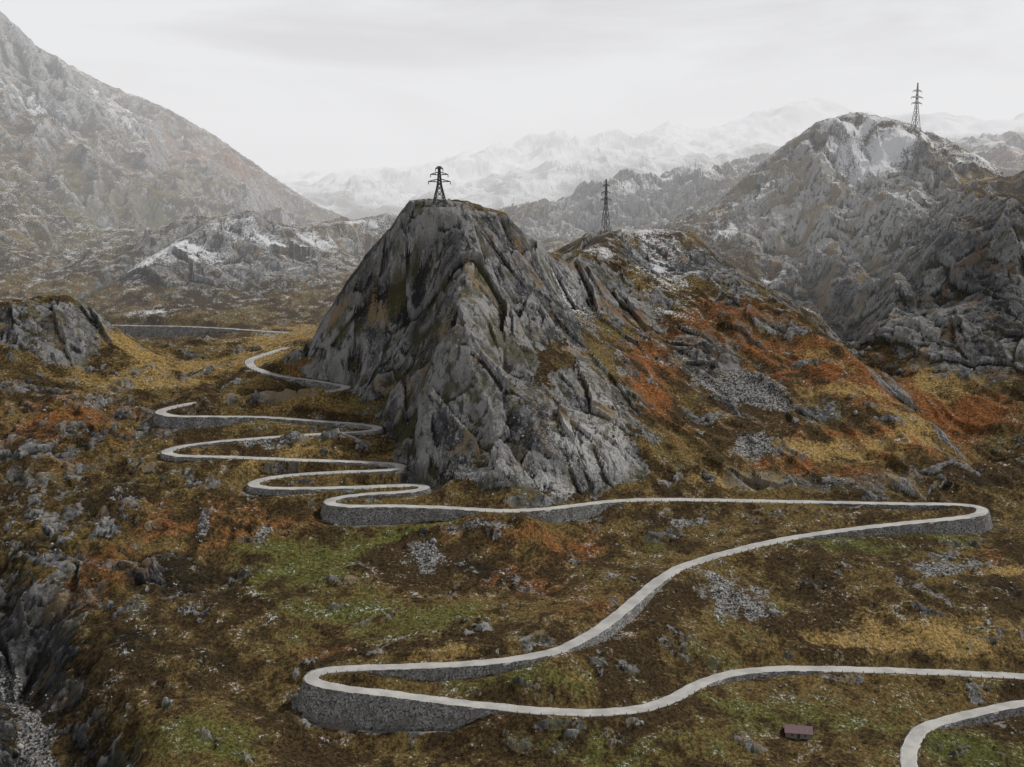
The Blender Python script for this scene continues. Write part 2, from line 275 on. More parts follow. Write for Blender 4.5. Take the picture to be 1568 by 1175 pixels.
kn=sstep(.15,.38,fbm(wx/32,wy/25,16,5,.66)+.035)
kf,kc=facet(wx/6,wy/6,9,1.1,1.6)
kf2,_=facet(wx/2.8,wy/2.8,10,.5,.8)
G+=kn*(1.4+kf+kf2)
lr=np.exp(-(((XX+260)/150)**2+((YY-640)/210)**2))
G+=lr*(9*(np.abs(fbm(wx/42,wy/34,19,4))*2-.3)+1.8*kf*kn)
D+=G*(1-.6*rk)
gul=ridged(XX/75+.35*pn(XX/60,YY/60,29)+YY/500,YY/420,31)
D+=farf*(1-.5*sstep(2500,3000,YY))*(26*(ridged(XX/260,YY/260,21)-.4)+28*(gul-.4)+16*(ridged(XX/120,YY/120,22)-.4)+8*ridged(XX/50,YY/50,23)*nf+5*ridged(XX/22,YY/22,27)*nf)*.75
rm=sstep(180,300,XX)*sstep(860,940,YY)*(1-farf)
D+=rm*(16*(ridged(XX/62+.4*pn(XX/60,YY/60,29),YY/300,32)-.4)+8*(ridged(XX/27+.3*pn(XX/25,YY/25,35),YY/150,33)-.4))
ff=sstep(2700,3600,YY)
D+=ff*(130*(ridged(XX/900+.3*pn(XX/500,YY/500,34),YY/1300,24)-.5)+70*(ridged(XX/380,YY/600,25)-.5)+28*ridged(XX/160,YY/260,26))*.6
H=H+D
for u,v,d,rr_,hh_ in [(400,600,738,11,5),(440,597,739,12,6),(480,594,741,11,6),(350,603,735,10,4),(450,660,681,9,2.5),(520,655,683,8,2.5),(673,317,787,17,0)]:
    p=Pd(u,v,d); q=((XX-p[0])/rr_)**2+((YY-p[1])/(rr_*.55))**2
    e=np.exp(-q**1.0); e=np.where(q<.35,1,e*1.4).clip(0,1) if hh_==0 else e
    H=np.where(q<6,np.maximum(H,H*(1-e)+p[2]*e+.6*kf*(hh_>0)),H); rock+=np.where(q<6,.5*np.exp(-q),0)
rv=[cast(-80,900),cast(0,975),cast(40,1040),cast(45,1100),cast(90,1150),cast(105,1195)]
rv=[np.array(p) for p in rv if p is not None]
rav=np.full(H.shape,1e3)
for a,b in zip(rv[:-1],rv[1:]):
    a=a[:2];b=b[:2];L=np.linalg.norm(b-a)
    j0,j1=np.searchsorted(X1,[min(a[0],b[0])-55,max(a[0],b[0])+55]); k0,k1=np.searchsorted(Y1,[min(a[1],b[1])-55,max(a[1],b[1])+55])
    px=XX[k0:k1,j0:j1]-a[0]; py=YY[k0:k1,j0:j1]-a[1]; t=np.clip((px*(b-a)[0]+py*(b-a)[1])/L**2,0,1)
    rav[k0:k1,j0:j1]=np.minimum(rav[k0:k1,j0:j1],np.hypot(px-t*(b-a)[0],py-t*(b-a)[1]))
rw=rav+5*fbm(XX/14,YY/14,65,4)
H-=18*(1-sstep(2,38,rw)); scree+=.8*(1-sstep(2,6,rw)); rock+=.45*np.exp(-((rw-15)/10)**2); dark+=.75*np.exp(-((rw-14)/11)**2)
H=clamp(H)
rock=rock+.65*kn*(1-sstep(900,1200,YY))+.25*lr*fbm(wx/16,wy/16,66,3)*3
# ------------------------------------------------------------ carve the road bench
best=np.full(H.shape,1e9); bi=np.zeros(H.shape,int)
for i in range(len(RD)):
    x,y=RD[i,:2]; rr=HALF+BAT*max(RD[i,3],RD[i,4])+14
    j0,j1=np.searchsorted(X1,[x-rr,x+rr]); k0,k1=np.searchsorted(Y1,[y-rr,y+rr])
    d=(X1[None,j0:j1]-x)**2+(Y1[k0:k1,None]-y)**2
    b=best[k0:k1,j0:j1]; m=d<b
    b[m]=d[m]; bi[k0:k1,j0:j1][m]=i
mm=best<1e8
dist=np.sqrt(best[mm]); I=bi[mm]
sx=XX[mm]-RD[I,0]; sy=YY[mm]-RD[I,1]
left=(sx*NL[I,0]+sy*NL[I,1])>0
h=np.where(left,RD[I,3],RD[I,4]); h=np.where(h<.6,0,h)
zr=RD[I,2]; Tn=H[mm]
ft=HALF+.5+BAT*h
w=sstep(HALF+.9,HALF+7,dist)
z_no=np.where(dist<HALF+.9,zr-.25,(zr-.25)*(1-w)+Tn*w)
w2=sstep(0,11,dist-ft)
z_w=np.where(dist<HALF+.2,zr-.25,np.where(dist<ft,zr-np.maximum(dist-HALF-.5,0)/BAT-1.0,(zr-h)*(1-w2)+Tn*w2))
H[mm]=np.where(h>0,z_w,z_no)
roadd=np.full(H.shape,99.); roadd[mm]=dist
rock=rock*(1-.8*(1-sstep(HALF+.5,HALF+3.5,roadd)))
gy,gx=np.gradient(H,Y1,X1); slope2=np.hypot(gx,gy)
rock=rock+.30*sstep(.8,1.6,slope2)
def blur(a,k):
    for ax in (0,1):
        c=np.cumsum(np.pad(a,[(k+1,k) if i==ax else (0,0) for i in (0,1)],mode='edge'),axis=ax)
        a=(np.take(c,range(2*k+1,c.shape[ax]),axis=ax)-np.take(c,range(0,c.shape[ax]-2*k-1),axis=ax))/(2*k+1)
    return a
sp_=np.maximum(np.gradient(Y1)[:,None],np.gradient(X1)[None,:])
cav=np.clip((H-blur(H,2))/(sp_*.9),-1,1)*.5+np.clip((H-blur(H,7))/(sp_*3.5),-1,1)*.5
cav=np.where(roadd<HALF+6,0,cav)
pth=[(700,797),(640,808),(570,833),(500,855),(440,878),(390,892)]
pw=[cast(*p) for p in pth]; pathm=np.zeros_like(H)
for a,b in zip(pw[:-1],pw[1:]):
    a=np.array(a[:2]);b=np.array(b[:2]); L=np.linalg.norm(b-a)
    j0,j1=np.searchsorted(X1,[min(a[0],b[0])-8,max(a[0],b[0])+8]); k0,k1=np.searchsorted(Y1,[min(a[1],b[1])-8,max(a[1],b[1])+8])
    px=XX[k0:k1,j0:j1]-a[0]; py=YY[k0:k1,j0:j1]-a[1]; t=np.clip((px*(b-a)[0]+py*(b-a)[1])/L**2,0,1)
    d=np.hypot(px-t*(b-a)[0],py-t*(b-a)[1]); pathm[k0:k1,j0:j1]=np.maximum(pathm[k0:k1,j0:j1],np.exp(-(d/2.4)**2))
green+=pathm*1.1; yellow+=pathm*.8; dark-=pathm*1.5; rock-=pathm*.8
nLa=.5+.65*fbm(wx/50,wy/50,80,5,.62); nMa=.5+.65*fbm(wx/13,wy/13,85,4,.65); nKa=.5+.65*fbm(wx/26+9,wy/22,90,5,.65)
far_n=.5+.65*fbm(XX/60,YY/60,95,5,.7)
nMa=nMa*(1-.6*farf)+far_n*.6*farf
vf=sstep(2500,3000,YY); nMa=nMa*(1-vf)+(.5+.6*fbm(XX/260,YY/400,97,4,.6))*vf
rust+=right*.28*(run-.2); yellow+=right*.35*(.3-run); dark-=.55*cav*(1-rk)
strk=.5+.6*fbm((wx+.4*wy)/5.5,wy/14,100,4,.62)
# ------------------------------------------------------------ node helpers
def newmat(name):
    m=bpy.data.materials.new(name); m.use_nodes=True; nt=m.node_tree; nt.nodes.clear(); return m,nt
class NB:
    def __init__(s,nt): s.nt=nt; s.pos=None
    def n(s,t,**k):
        x=s.nt.nodes.new(t)
        for a,b in k.items(): setattr(x,a,b)
        return x
    def set(s,sock,v):
        if isinstance(v,bpy.types.NodeSocket): s.nt.links.new(v,sock)
        else: sock.default_value=v
    def math(s,op,a,b=0.,c=0.,clamp=False):
        x=s.n('ShaderNodeMath',operation=op,use_clamp=clamp); s.set(x.inputs[0],a); s.set(x.inputs[1],b); s.set(x.inputs[2],c); return x.outputs[0]
    def ss(s,v,a,b,lo=0.,hi=1.):
        x=s.n('ShaderNodeMapRange',interpolation_type='SMOOTHSTEP'); s.set(x.inputs[0],v)
        for i,q in zip((1,2,3,4),(a,b,lo,hi)): s.set(x.inputs[i],q)
        return x.outputs[0]
    def mix(s,f,a,b,bt='MIX'):
        x=s.n('ShaderNodeMix',data_type='RGBA',blend_type=bt); s.set(x.inputs[0],f)
        for i,q in ((6,a),(7,b)):
            if isinstance(q,tuple) and len(q)==3: q=(*q,1)
            s.set(x.inputs[i],q)
        return x.outputs[2]
    def position(s):
        if s.pos is None: s.geo=s.n('ShaderNodeNewGeometry'); s.pos=s.geo.outputs['Position']
        return s.pos
    def noise(s,scale,detail=6,rough=.6,vec=None,dist=0.):
        x=s.n('ShaderNodeTexNoise'); s.nt.links.new(vec if vec else s.position(),x.inputs['Vector'])
        x.inputs['Scale'].default_value=scale; x.inputs['Detail'].default_value=detail; x.inputs['Roughness'].default_value=rough; x.inputs['Distortion'].default_value=dist
        return x.outputs[0]
    def vor(s,scale,vec=None):
        x=s.n('ShaderNodeTexVoronoi'); s.nt.links.new(vec if vec else s.position(),x.inputs['Vector']); x.inputs['Scale'].default_value=scale
        q=s.n('ShaderNodeSeparateColor'); s.nt.links.new(x.outputs['Color'],q.inputs[0])
        return x.outputs['Distance'],q.outputs[0]
    def mapv(s,sc,rot=(0,0,0)):
        x=s.n('ShaderNodeMapping'); s.nt.links.new(s.position(),x.inputs[0]); x.inputs['Scale'].default_value=sc; x.inputs['Rotation'].default_value=rot; return x.outputs[0]
    def out(s,col,rough=.9,height=None,bs=.6,bd=1.,spec=.2):
        b=s.n('ShaderNodeBsdfPrincipled'); s.set(b.inputs['Base Color'],col if not(isinstance(col,tuple) and len(col)==3) else (*col,1)); s.set(b.inputs['Roughness'],rough)
        b.inputs['Specular IOR Level'].default_value=spec
        if height is not None:
            u=s.n('ShaderNodeBump'); u.inputs['Strength'].default_value=bs; u.inputs['Distance'].default_value=bd; s.set(u.inputs['Height'],height); s.nt.links.new(u.outputs[0],b.inputs['Normal'])
        o=s.n('ShaderNodeOutputMaterial'); s.nt.links.new(b.outputs[0],o.inputs[0])
mt,nt=newmat('alpine_ground'); B=NB(nt)
def attr(name):
    a=B.n('ShaderNodeAttribute',attribute_name=name); q=B.n('ShaderNodeSeparateColor'); nt.links.new(a.outputs['Color'],q.inputs[0]); return q.outputs[0],q.outputs[1],q.outputs[2],a.outputs['Alpha']
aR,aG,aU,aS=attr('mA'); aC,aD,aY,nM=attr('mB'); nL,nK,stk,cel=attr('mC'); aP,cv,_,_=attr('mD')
nS=B.noise(.6,6,.75); fine=B.noise(1.,5,.75,vec=B.mapv((1.1,.7,.26),(0,math.radians(20),0)))
jd,jc=B.vor(1.,B.mapv((.36,.22,.10),(.15,math.radians(24),.2)))
def off(v,k): return B.math('MULTIPLY',B.math('SUBTRACT',v,.5),k)
def mul(a,b): return B.math('MULTIPLY',a,b)
def addm(*a):
    r=a[0]
    for q in a[1:]: r=B.math('ADD',r,q)
    return r
oS=off(nS,1.)
g=B.mix(B.ss(addm(nL,off(nM,.9),mul(oS,.4)),.36,.66),(.050,.034,.016),(.132,.094,.036))
g=B.mix(B.ss(addm(aU,off(nM,1.4),off(nK,1.2),mul(oS,.7)),.26,.92,0.,.92),g,(.212,.086,.030))
g=B.mix(B.ss(addm(aY,off(nK,1.7),mul(oS,.8)),.34,.92,0.,.9),g,(.300,.208,.080))
g=B.mix(B.ss(addm(aG,off(nM,1.3),off(nL,1.4),mul(oS,.5)),.25,.85,0.,.85),g,(.092,.102,.028))
g=B.mix(B.ss(addm(aD,off(nK,1.5),off(nM,.9),mul(oS,.9)),.30,.68,0.,.9),g,(.020,.017,.011))
g=B.mix(1.,g,B.mix(B.ss(addm(nS,off(fine,.5)),.33,.70),(.36,.36,.38),(1.9,1.85,1.75)),'MULTIPLY')  # speckle over the grass; its dark patches paint in shrub shadows
g=B.mix(B.ss(addm(off(nS,1.),off(fine,1.),off(nM,.8)),.21,.32,0.,.8),g,(.30,.295,.27))
# rock
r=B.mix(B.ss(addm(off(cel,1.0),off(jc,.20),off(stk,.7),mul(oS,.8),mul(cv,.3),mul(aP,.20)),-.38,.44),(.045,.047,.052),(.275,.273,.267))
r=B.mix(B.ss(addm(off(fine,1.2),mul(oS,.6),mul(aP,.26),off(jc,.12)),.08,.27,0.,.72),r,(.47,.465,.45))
r=B.mix(B.ss(addm(jd,off(nS,-.5)),.64,.88,0.,.75),r,(.020,.020,.021))
r=B.mix(B.ss(addm(cv,off(fine,1.2)),-.18,-.48,0.,.88),r,(.017,.017,.018))  # hollows painted near-black: occlusion shade put into the rock colour
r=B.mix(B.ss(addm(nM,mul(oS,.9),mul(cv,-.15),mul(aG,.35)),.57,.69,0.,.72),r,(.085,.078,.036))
r=B.mix(B.ss(addm(nK,mul(oS,.7),mul(aU,.22)),.62,.76,0.,.7),r,(.175,.100,.052))
r=B.mix(B.ss(addm(nK,mul(oS,.7),mul(aY,.25)),.64,.76,0.,.75),r,(.260,.205,.125))
r=B.mix(B.ss(aD,.2,.9,0.,.6),r,(.026,.027,.031))
rf=B.ss(addm(aR,off(nM,1.1),off(nK,.5),mul(oS,.95)),.42,.58)
col=B.mix(rf,g,r)
vd,vc=B.vor(.85)
sc=B.mix(vc,(.13,.13,.13),(.44,.435,.42)); sc=B.mix(B.ss(vd,.42,.72),sc,(.035,.035,.033))
sf=B.ss(addm(aC,off(nM,1.5),mul(oS,1.1)),.46,.70,0.,.9)
col=B.mix(sf,col,sc)
nz=B.n('ShaderNodeSeparateXYZ'); nt.links.new(B.geo.outputs['Normal'],nz.inputs[0])
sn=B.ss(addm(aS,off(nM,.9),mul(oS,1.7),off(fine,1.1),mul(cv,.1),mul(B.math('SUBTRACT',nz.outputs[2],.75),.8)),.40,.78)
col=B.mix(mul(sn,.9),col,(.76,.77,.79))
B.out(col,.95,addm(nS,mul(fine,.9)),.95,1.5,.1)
def gridmesh(name,mat):
    me=bpy.data.meshes.new(name)
    co=np.stack([XX,YY,H],-1).reshape(-1,3).astype(np.float32)
    me.vertices.add(NX*NY); me.vertices.foreach_set('co',co.ravel())
    idx=np.arange(NX*NY).reshape(NY,NX)
    f=np.stack([idx[:-1,:-1],idx[:-1,1:],idx[1:,1:],idx[1:,:-1]],-1).reshape(-1,4)
    me.loops.add(f.size); me.loops.foreach_set('vertex_index',f.ravel().astype(np.int32))
    me.polygons.add(len(f)); me.polygons.foreach_set('loop_start',(np.arange(len(f))*4).astype(np.int32))
    rf=((rock[:-1,:-1]<.45)|(YY[:-1,:-1]>2500)).ravel(); me.update(calc_edges=True)
    me.polygons.foreach_set('use_smooth',rf)
    def at(nm,chs):
        a=me.attributes.new(nm,'FLOAT_COLOR','POINT'); a.data.foreach_set('color',np.stack(chs,-1).astype(np.float32).ravel())
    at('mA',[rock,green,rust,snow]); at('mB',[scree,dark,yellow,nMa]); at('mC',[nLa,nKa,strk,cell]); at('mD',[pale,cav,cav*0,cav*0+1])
    me.materials.append(mat); o=bpy.data.objects.new(name,me); scene.collection.objects.link(o); return o
gridmesh('mountain_terrain',mt)
def mk(name,V,Fc,mat,smooth=False,parent=None):
    me=bpy.data.meshes.new(name); me.from_pydata([tuple(v) for v in V],[],Fc); me.update()
    if smooth: me.polygons.foreach_set('use_smooth',[True]*len(me.polygons))
    me.materials.append(mat); o=bpy.data.objects.new(name,me); scene.collection.objects.link(o)
    if parent: o.parent=parent
    return o
mr,nt=newmat('weathered_asphalt'); B=NB(nt)
a=B.noise(.12,3,.6); b=B.noise(1.5,3,.6)
c=B.mix(B.ss(a,.3,.7),(.29,.283,.27),(.42,.41,.39)); c=B.mix(B.ss(b,.45,.75,0.,.4),c,(.22,.217,.21)); B.out(c,.85)
ml,nt=newmat('road_edge_paint'); B=NB(nt); a=B.noise(.8,3,.6); B.out(B.mix(B.ss(a,.4,.6),(.34,.33,.32),(.60,.59,.56)),.7)
mw,nt=newmat('dry_stone_masonry'); B=NB(nt)
vd,vc=B.vor(1.3); nn=B.noise(.15,5,.65)
c=B.mix(vc,(.12,.12,.123),(.32,.315,.305)); c=B.mix(B.ss(vd,.5,.8),c,(.05,.05,.05)); c=B.mix(B.ss(nn,.38,.66,0.,.6),c,(.08,.074,.058))
B.out(c,.9)
mb,nt=newmat('bollard_stone'); B=NB(nt); B.out(B.mix(B.noise(2.,2),(.06,.06,.06),(.22,.21,.20)),.8)
bV=[];bF=[]
for RDk,NLk in ROADS:
    V=[];Fc=[]
    prof=[(HALF+.25,-.9),(HALF+.2,-.02),(HALF-.3,.03),(0,.08),(-HALF+.3,.03),(-HALF-.2,-.02),(-HALF-.25,-.9)]
    for i in range(len(RDk)):
        e=.25*math.sin(i*.31)+.18*math.sin(i*.83+1)
        for o,z in prof: V.append((RDk[i,0]+NLk[i,0]*(o+(e if abs(o)>HALF else 0)),RDk[i,1]+NLk[i,1]*(o+(e if abs(o)>HALF else 0)),RDk[i,2]+z))
    k=len(prof)
    for i in range(len(RDk)-1):
        for j in range(k-1): Fc.append((i*k+j,i*k+j+1,(i+1)*k+j+1,(i+1)*k+j))
    mk('mountain_road',V,Fc,mr,True)
    V=[];Fc=[]
    for sgn in (1,-1):
        b0=len(V)
        for i in range(len(RDk)):
            for o in (HALF-.5,HALF-.34): V.append((RDk[i,0]+NLk[i,0]*o*sgn,RDk[i,1]+NLk[i,1]*o*sgn,RDk[i,2]+.055))
        for i in range(len(RDk)-1):
            q=b0+2*i; Fc.append((q,q+1,q+3,q+2) if sgn<0 else (q,q+2,q+3,q+1))
    mk('road_edge_line',V,Fc,ml)
    for side,col_ in ((1,3),(-1,4)):
        hs=RDk[:,col_]; on=hs>=.6; i=0
        while i<len(RDk):
            if not on[i]: i+=1; continue
            j=i
            while j<len(RDk) and on[j]: j+=1
            if j-i>6:
                V=[];Fc=[]
                for t in range(i,j):
                    hh_=hs[t]; ph=.3 if (t//3)%3 else .08
                    for o,z in ((HALF+.12,-.3),(HALF+.12,ph),(HALF+.42,ph),(HALF+.5+BAT*hh_*.5,-hh_*.5),(HALF+.5+BAT*(hh_+1.5),-hh_-1.5)):
                        jit=(.08*math.sin(t*1.7)+.07*math.sin(t*.9+z)) if z<0 else 0
                        V.append((RDk[t,0]+side*NLk[t,0]*(o+jit),RDk[t,1]+side*NLk[t,1]*(o+jit),RDk[t,2]+z))
                m=j-i
                for t in range(m-1):
                    for s in range(4):
                        f=(t*5+s,(t+1)*5+s,(t+1)*5+s+1,t*5+s+1); Fc.append(f if side>0 else f[::-1])
                Fc.append((0,1,2,3,4)); e=(m-1)*5; Fc.append((e+4,e+3,e+2,e+1,e))
                mk('retaining_wall',V,Fc,mw)
            i=j
    for i in range(0,len(RDk),4):
        for side,h_ in ((1,RDk[i,3]),(-1,RDk[i,4])):
            if h_>=.6: continue
            x=RDk[i,0]+side*NLk[i,0]*(HALF+.45); y=RDk[i,1]+side*NLk[i,1]*(HALF+.45); z=RDk[i,2]-.4; s=.15; b=len(bV)
            for zz_,k in ((0,1.15),(1.0,1.),(1.15,.55)):
                for a,c in ((-1,-1),(1,-1),(1,1),(-1,1)): bV.append((x+a*s*k,y+c*s*k,z+zz_))
            for l in (0,4):
                for q in range(4): bF.append((b+l+q,b+l+(q+1)%4,b+l+4+(q+1)%4,b+l+4+q))
            bF.append((b+8,b+9,b+10,b+11))
mk('roadside_bollards',bV,bF,mb)
# ------------------------------------------------------------ boulders
mbo,nt=newmat('boulder_rock'); B=NB(nt)
oi=B.noise(.3,2,.6); a=B.noise(1.2,3,.7)
c=B.mix(B.ss(B.math('ADD',oi,B.math('MULTIPLY',B.math('SUBTRACT',a,.5),.8)),.35,.68),(.08,.08,.08),(.34,.335,.32)); B.out(c,.9)
t=(1+5**.5)/2
ico=np.array([(-1,t,0),(1,t,0),(-1,-t,0),(1,-t,0),(0,-1,t),(0,1,t),(0,-1,-t),(0,1,-t),(t,0,-1),(t,0,1),(-t,0,-1),(-t,0,1)],float)/1.9
icf=np.array([(0,11,5),(0,5,1),(0,1,7),(0,7,10),(0,10,11),(1,5,9),(5,11,4),(11,10,2),(10,7,6),(7,1,8),(3,9,4),(3,4,2),(3,2,6),(3,6,8),(3,8,9),(4,9,5),(2,4,11),(6,2,10),(8,6,7),(9,8,1)])
N=600000
bx=rng.uniform(-330,360,N); by=rng.uniform(400,900,N)
ps=sample(scree,bx,by)+.7*pn(bx/18,by/18,50)+.3*pn(bx/6,by/6,51)
pr=.6*sstep(.45,.95,ps)+.005+.05*sstep(.25,.6,pn(bx/25,by/25,52)+.5*pn(bx/7,by/7,53))+.06*sstep(.2,.6,sample(kn,bx,by))
pr*=(sample(roadd,bx,by)>HALF+2.2)
kp=rng.random(N)<pr*.33; bx=bx[kp]; by=by[kp]; N=len(bx)
bz=sample(H,bx,by); sz=np.clip(rng.lognormal(-1.1,.6,N),.18,2.8)
Rn=ico[None]*(1+rng.uniform(-.3,.3,(N,12,1)))*rng.uniform(.55,1.3,(N,1,3))*sz[:,None,None]
th=rng.uniform(0,6.28,N); cth,sth=np.cos(th)[:,None],np.sin(th)[:,None]
VX=Rn[...,0]*cth-Rn[...,1]*sth+bx[:,None]; VY=Rn[...,0]*sth+Rn[...,1]*cth+by[:,None]; VZ=Rn[...,2]*.8+(bz+sz*.1)[:,None]
def trimesh(name,co,f,mat):
    me=bpy.data.meshes.new(name); me.vertices.add(len(co)); me.vertices.foreach_set('co',co.astype(np.float32).ravel())
    me.loops.add(f.size); me.loops.foreach_set('vertex_index',f.ravel().astype(np.int32)); me.polygons.add(len(f)); me.polygons.foreach_set('loop_start',(np.arange(len(f))*f.shape[1]).astype(np.int32))
    me.update(calc_edges=True); me.materials.append(mat); o=bpy.data.objects.new(name,me); scene.collection.objects.link(o); return o
trimesh('scattered_boulders',np.stack([VX,VY,VZ],-1).reshape(-1,3),(icf[None]+12*np.arange(N)[:,None,None]).reshape(-1,3),mbo)
# ------------------------------------------------------------ shrubs
msh,nt=newmat('shrub_leaves'); B=NB(nt); B.out(B.mix(B.noise(2.5,2),(.018,.024,.012),(.06,.06,.024)),.8)
V=[];Fq=[]
spots=[(1103,822,2.6)]+[(random.uniform(20,1540),random.uniform(800,1160),random.uniform(.4,.9)) for _ in range(200)]
for u,v,s in spots:
    c=cast(u,v,H)
    if c is None or sample(roadd,c[0],c[1])<HALF+3: continue
    for _ in range(60):
        p=Vector((random.gauss(0,1),random.gauss(0,1),random.gauss(0,1))); p.normalize(); p*=random.uniform(.45,1.)*s
        p.z=abs(p.z)*.9; q=Vector((c[0],c[1],float(sample(H,c[0],c[1]))))+p
        a=Vector((random.gauss(0,1),random.gauss(0,1),random.gauss(0,1))).normalized()*.28*s**.5; e=a.orthogonal().normalized()*.22*s**.5
        b=len(V); V+= [q-a,q-e,q+a,q+e]; Fq.append((b,b+1,b+2,b+3))
mk('alpine_shrubs',V,Fq,msh)
# ------------------------------------------------------------ pylons
mp,nt=newmat('galvanised_steel_dark'); B=NB(nt); B.out(B.mix(B.noise(.8,2),(.04,.04,.045),(.08,.08,.085)),.6)
def beam(V,Fq,a,b,w):
    a=Vector(a);b=Vector(b); d=(b-a).normalized(); s=d.orthogonal().normalized()*w/2; e=d.cross(s).normalized()*w/2; k=len(V)
    for p in (a,b): V+= [p+s+e,p-s+e,p-s-e,p+s-e]
    for i in range(4): Fq.append((k+i,k+(i+1)%4,k+4+(i+1)%4,k+4+i))
    Fq.append((k+3,k+2,k+1,k)); Fq.append((k+4,k+5,k+6,k+7))
def pylon(u,d,ht,base,arms,w,rot,waist=.55):
    a_,b_,_=ray(u,300); x=a_/b_*d; y=d
    z=max(float(sample(H,x+i,y+j)) for i in (-3,0,3) for j in (-2,0,2))-1.2
    root=bpy.data.objects.new('electricity_pylon',None); scene.collection.objects.link(root); root.location=(x,y,z); root.rotation_euler[2]=rot
    V=[];Fq=[]
    def wd(t):
        return base*(1-t/waist)+base*.28*(t/waist) if t<waist else base*.28+(base*.08-base*.28)*(t-waist)/(1-waist)
    lv=[0,.2,.37,.5,.6,.69,.77,.84,.9,.95,1.]
    cor=lambda t:[Vector((sx*wd(t)/2,sy*wd(t)/2,t*ht)) for sx,sy in((-1,-1),(1,-1),(1,1),(-1,1))]
    for t0,t1 in zip(lv[:-1],lv[1:]):
        A_,B_=cor(t0),cor(t1)
        for i in range(4):
            j=(i+1)%4
            beam(V,Fq,A_[i],B_[i],w*1.3); beam(V,Fq,A_[i],B_[j],w*.7); beam(V,Fq,A_[j],B_[i],w*.7); beam(V,Fq,B_[i],B_[j],w*.7)
    mk('lattice_body',V,Fq,mp,parent=root)
    V=[];Fq=[];VI=[];FI=[]
    for t,L in arms:
        for s in (-1,1):
            tip=Vector((s*L/2,0,t*ht)); c=wd(t)/2
            for sy in (-1,1):
                beam(V,Fq,(s*c,sy*c,t*ht-.3),tip,w); beam(V,Fq,(s*c,sy*c*.8,t*ht+1.6),tip,w)
            for q in (.33,.66):
                p=Vector((s*(c+(L/2-c)*q),0,t*ht)); beam(V,Fq,p+Vector((0,c*(1-q),-.2)),p+Vector((0,0,1.6*(1-q))),w*.7)
            beam(VI,FI,tip,tip-Vector((0,0,2.0)),w*.9)
    mk('cross_arms',V,Fq,mp,parent=root); mk('insulators',VI,FI,mp,parent=root)
    V=[];Fq=[]
    for c in cor(0): beam(V,Fq,c-Vector((0,0,5)),c+Vector((0,0,.6)),w*3)
    mk('footings',V,Fq,mbo,parent=root)
pylon(673,787,26,8.5,[(.62,15),(.8,12),(.95,5)],.42,.25)
pylon(928,1000,46,6.5,[(.62,11),(.75,9.5),(.88,7)],.32,.5)
pylon(1396,1282,48,7.0,[(.55,14),(.68,16),(.82,12)],.42,.4)
# ------------------------------------------------------------ hut
c=cast(1222,1128,H); hut=bpy.data.objects.new('stone_hut',None); scene.collection.objects.link(hut); hut.location=(c[0],c[1],c[2]-.2); hut.rotation_euler[2]=-.18
def m2(n,c1,c2,s):
    m,nt=newmat(n); B=NB(nt); B.out(B.mix(B.noise(s,3),c1,c2),.9); return m
mhw=m2('hut_stone',(.07,.065,.06),(.22,.21,.2),1.5); mhr=m2('hut_roof_rusty',(.11,.07,.078),(.24,.16,.17),1.2); mhd=m2('hut_door_wood',(.02,.014,.01),(.05,.03,.02),3)
L,W,hw,rh=5.2,2.9,2.4,1.8
V=[(-L,-W,-1.5),(L,-W,-1.5),(L,W,-1.5),(-L,W,-1.5),(-L,-W,hw),(L,-W,hw),(L,W,hw),(-L,W,hw),(-L,0,hw+rh),(L,0,hw+rh)]
mk('walls',V,[(0,1,5,4),(2,3,7,6),(1,2,6,9,5),(3,0,4,8,7)],mhw,parent=hut)
o=.45; th_=.18; V=[];Fq=[]
for s in (-1,1):
    b=len(V); e=(W+o)*s; ze=hw-rh*o/W
    V+= [(-L-o,e,ze),(L+o,e,ze),(L+o,0,hw+rh),(-L-o,0,hw+rh),(-L-o,e,ze+th_),(L+o,e,ze+th_),(L+o,0,hw+rh+th_),(-L-o,0,hw+rh+th_)]
    Fq+= [(b,b+1,b+2,b+3),(b+4,b+5,b+6,b+7),(b,b+1,b+5,b+4),(b+1,b+2,b+6,b+5),(b+3,b,b+4,b+7)]
mk('roof',V,Fq,mhr,parent=hut)
def box(nm,x0,x1,y0,y1,z0,z1,mat): 
    V=[(x,y,z) for z in(z0,z1) for x,y in((x0,y0),(x1,y0),(x1,y1),(x0,y1))]
    mk(nm,V,[(3,2,1,0),(4,5,6,7),(0,1,5,4),(1,2,6,5),(2,3,7,6),(3,0,4,7)],mat,parent=hut)
box('door',-.5,.5,-W-.05,-W+.02,0,1.9,mhd); box('window_1',-3,-2.2,-W-.04,-W+.02,1,1.7,mhd); box('window_2',2.2,3,-W-.04,-W+.02,1,1.7,mhd); box('chimney',2.6,3.2,.4,1.,hw+.6,hw+rh+.9,mhw)
# ------------------------------------------------------------ fog
def fog(x0,x1,y0,y1,z0,z1,sig,lev):
    m,nt=newmat('valley_mist'); ab=nt.nodes.new('ShaderNodeVolumeAbsorption'); ab.inputs['Color'].default_value=(0,0,0,1); ab.inputs['Density'].default_value=sig
    em=nt.nodes.new('ShaderNodeEmission'); em.inputs['Color'].default_value=(.985,.985,1,1); em.inputs['Strength'].default_value=sig*lev  # emission stands in for daylight scattered inside the mist
    ad=nt.nodes.new('ShaderNodeAddShader'); o=nt.nodes.new('ShaderNodeOutputMaterial'); nt.links.new(ab.outputs[0],ad.inputs[0]); nt.links.new(em.outputs[0],ad.inputs[1]); nt.links.new(ad.outputs[0],o.inputs['Volume'])
    V=[(x,y,z) for z in(z0,z1) for x,y in((x0,y0),(x1,y0),(x1,y1),(x0,y1))]
    mk('fog_bank',V,[(3,2,1,0),(4,5,6,7),(0,1,5,4),(1,2,6,5),(2,3,7,6),(3,0,4,7)],m)
fog(-4000,4000,930,2500,-500,345,.00038,.82)
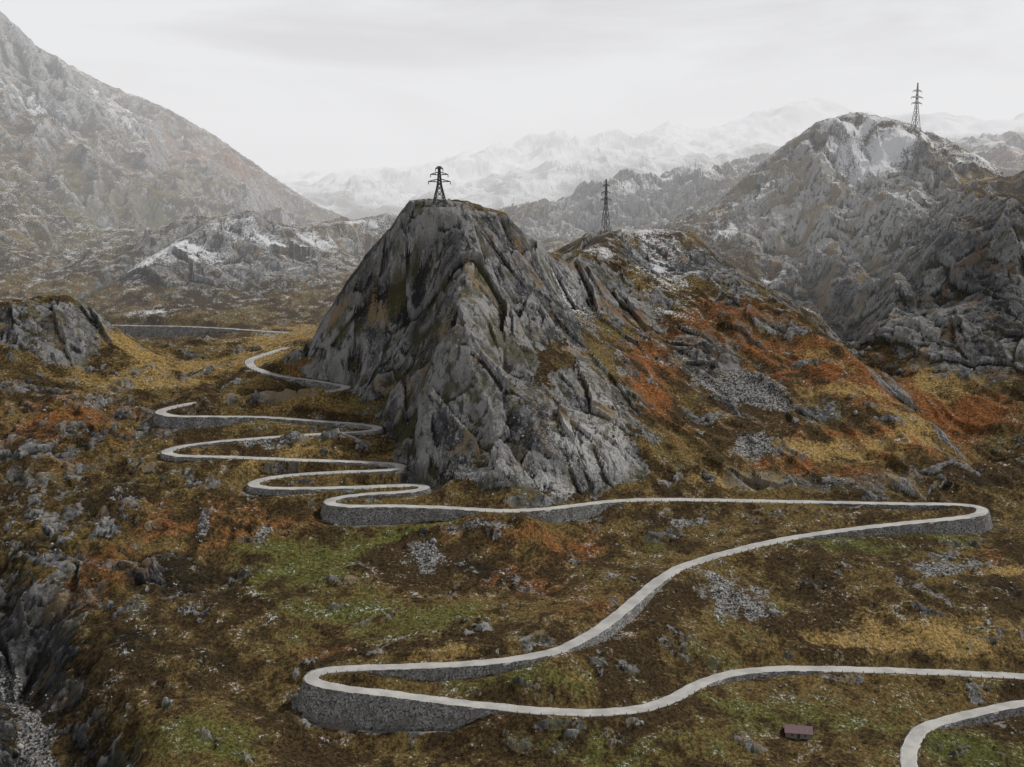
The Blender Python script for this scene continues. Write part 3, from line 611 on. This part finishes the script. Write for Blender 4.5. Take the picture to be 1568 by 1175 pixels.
fog(-6000,6000,2501,7600,-501,440,.00037,.85)
# ------------------------------------------------------------ sky + sun
wd_=bpy.data.worlds.new('World'); scene.world=wd_; wd_.use_nodes=True; nt=wd_.node_tree; nt.nodes.clear()
sky=nt.nodes.new('ShaderNodeTexSky'); sky.sky_type='NISHITA'; sky.sun_disc=False; EL=46; AZ=62
sky.sun_elevation=math.radians(EL); sky.sun_rotation=math.radians(AZ)
b1=nt.nodes.new('ShaderNodeBackground'); b1.inputs[1].default_value=.08; nt.links.new(sky.outputs[0],b1.inputs[0])
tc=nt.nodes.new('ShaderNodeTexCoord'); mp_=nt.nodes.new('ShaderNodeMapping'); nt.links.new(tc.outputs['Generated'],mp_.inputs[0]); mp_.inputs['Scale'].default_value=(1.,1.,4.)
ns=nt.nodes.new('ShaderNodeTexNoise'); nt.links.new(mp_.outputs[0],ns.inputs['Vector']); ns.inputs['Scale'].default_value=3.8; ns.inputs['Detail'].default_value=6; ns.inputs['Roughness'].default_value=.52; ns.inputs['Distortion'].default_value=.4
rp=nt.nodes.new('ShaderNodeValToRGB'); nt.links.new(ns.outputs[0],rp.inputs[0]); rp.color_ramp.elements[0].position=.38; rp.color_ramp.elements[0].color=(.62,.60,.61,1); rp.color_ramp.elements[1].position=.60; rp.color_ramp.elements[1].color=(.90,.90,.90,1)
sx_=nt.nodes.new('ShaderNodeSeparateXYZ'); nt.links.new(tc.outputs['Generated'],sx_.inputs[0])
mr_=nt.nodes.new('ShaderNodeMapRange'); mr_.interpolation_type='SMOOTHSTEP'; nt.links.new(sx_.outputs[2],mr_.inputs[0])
for i_,v_ in ((1,.10),(2,.75),(3,1.0),(4,.50)): mr_.inputs[i_].default_value=v_  # unseen overhead cloud made darker, added to cut the ambient light
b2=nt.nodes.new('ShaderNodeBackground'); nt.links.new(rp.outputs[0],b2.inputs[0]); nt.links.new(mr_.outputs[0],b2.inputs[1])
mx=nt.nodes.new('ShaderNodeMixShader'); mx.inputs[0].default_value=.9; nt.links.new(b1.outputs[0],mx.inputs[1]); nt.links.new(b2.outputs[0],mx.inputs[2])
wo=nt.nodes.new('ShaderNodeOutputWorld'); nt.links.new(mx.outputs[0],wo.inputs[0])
sl=bpy.data.lights.new('sun','SUN'); sl.energy=3.4; sl.angle=math.radians(5); sl.color=(1,.97,.92)
so=bpy.data.objects.new('sun',sl); scene.collection.objects.link(so)
sd=Vector((math.sin(math.radians(AZ))*math.cos(math.radians(EL)),math.cos(math.radians(AZ))*math.cos(math.radians(EL)),math.sin(math.radians(EL))))
so.rotation_euler=sd.to_track_quat('Z','Y').to_euler()
# ------------------------------------------------------------ camera
cam=bpy.data.cameras.new('camera'); cam.sensor_width=36; cam.lens=36*F/1568; cam.clip_end=30000; cam.clip_start=1
co=bpy.data.objects.new('camera',cam); scene.collection.objects.link(co); co.rotation_euler=(math.pi/2-PITCH,0,0); scene.camera=co
scene.view_settings.view_transform='Standard'; scene.view_settings.look='None'; scene.view_settings.exposure=0
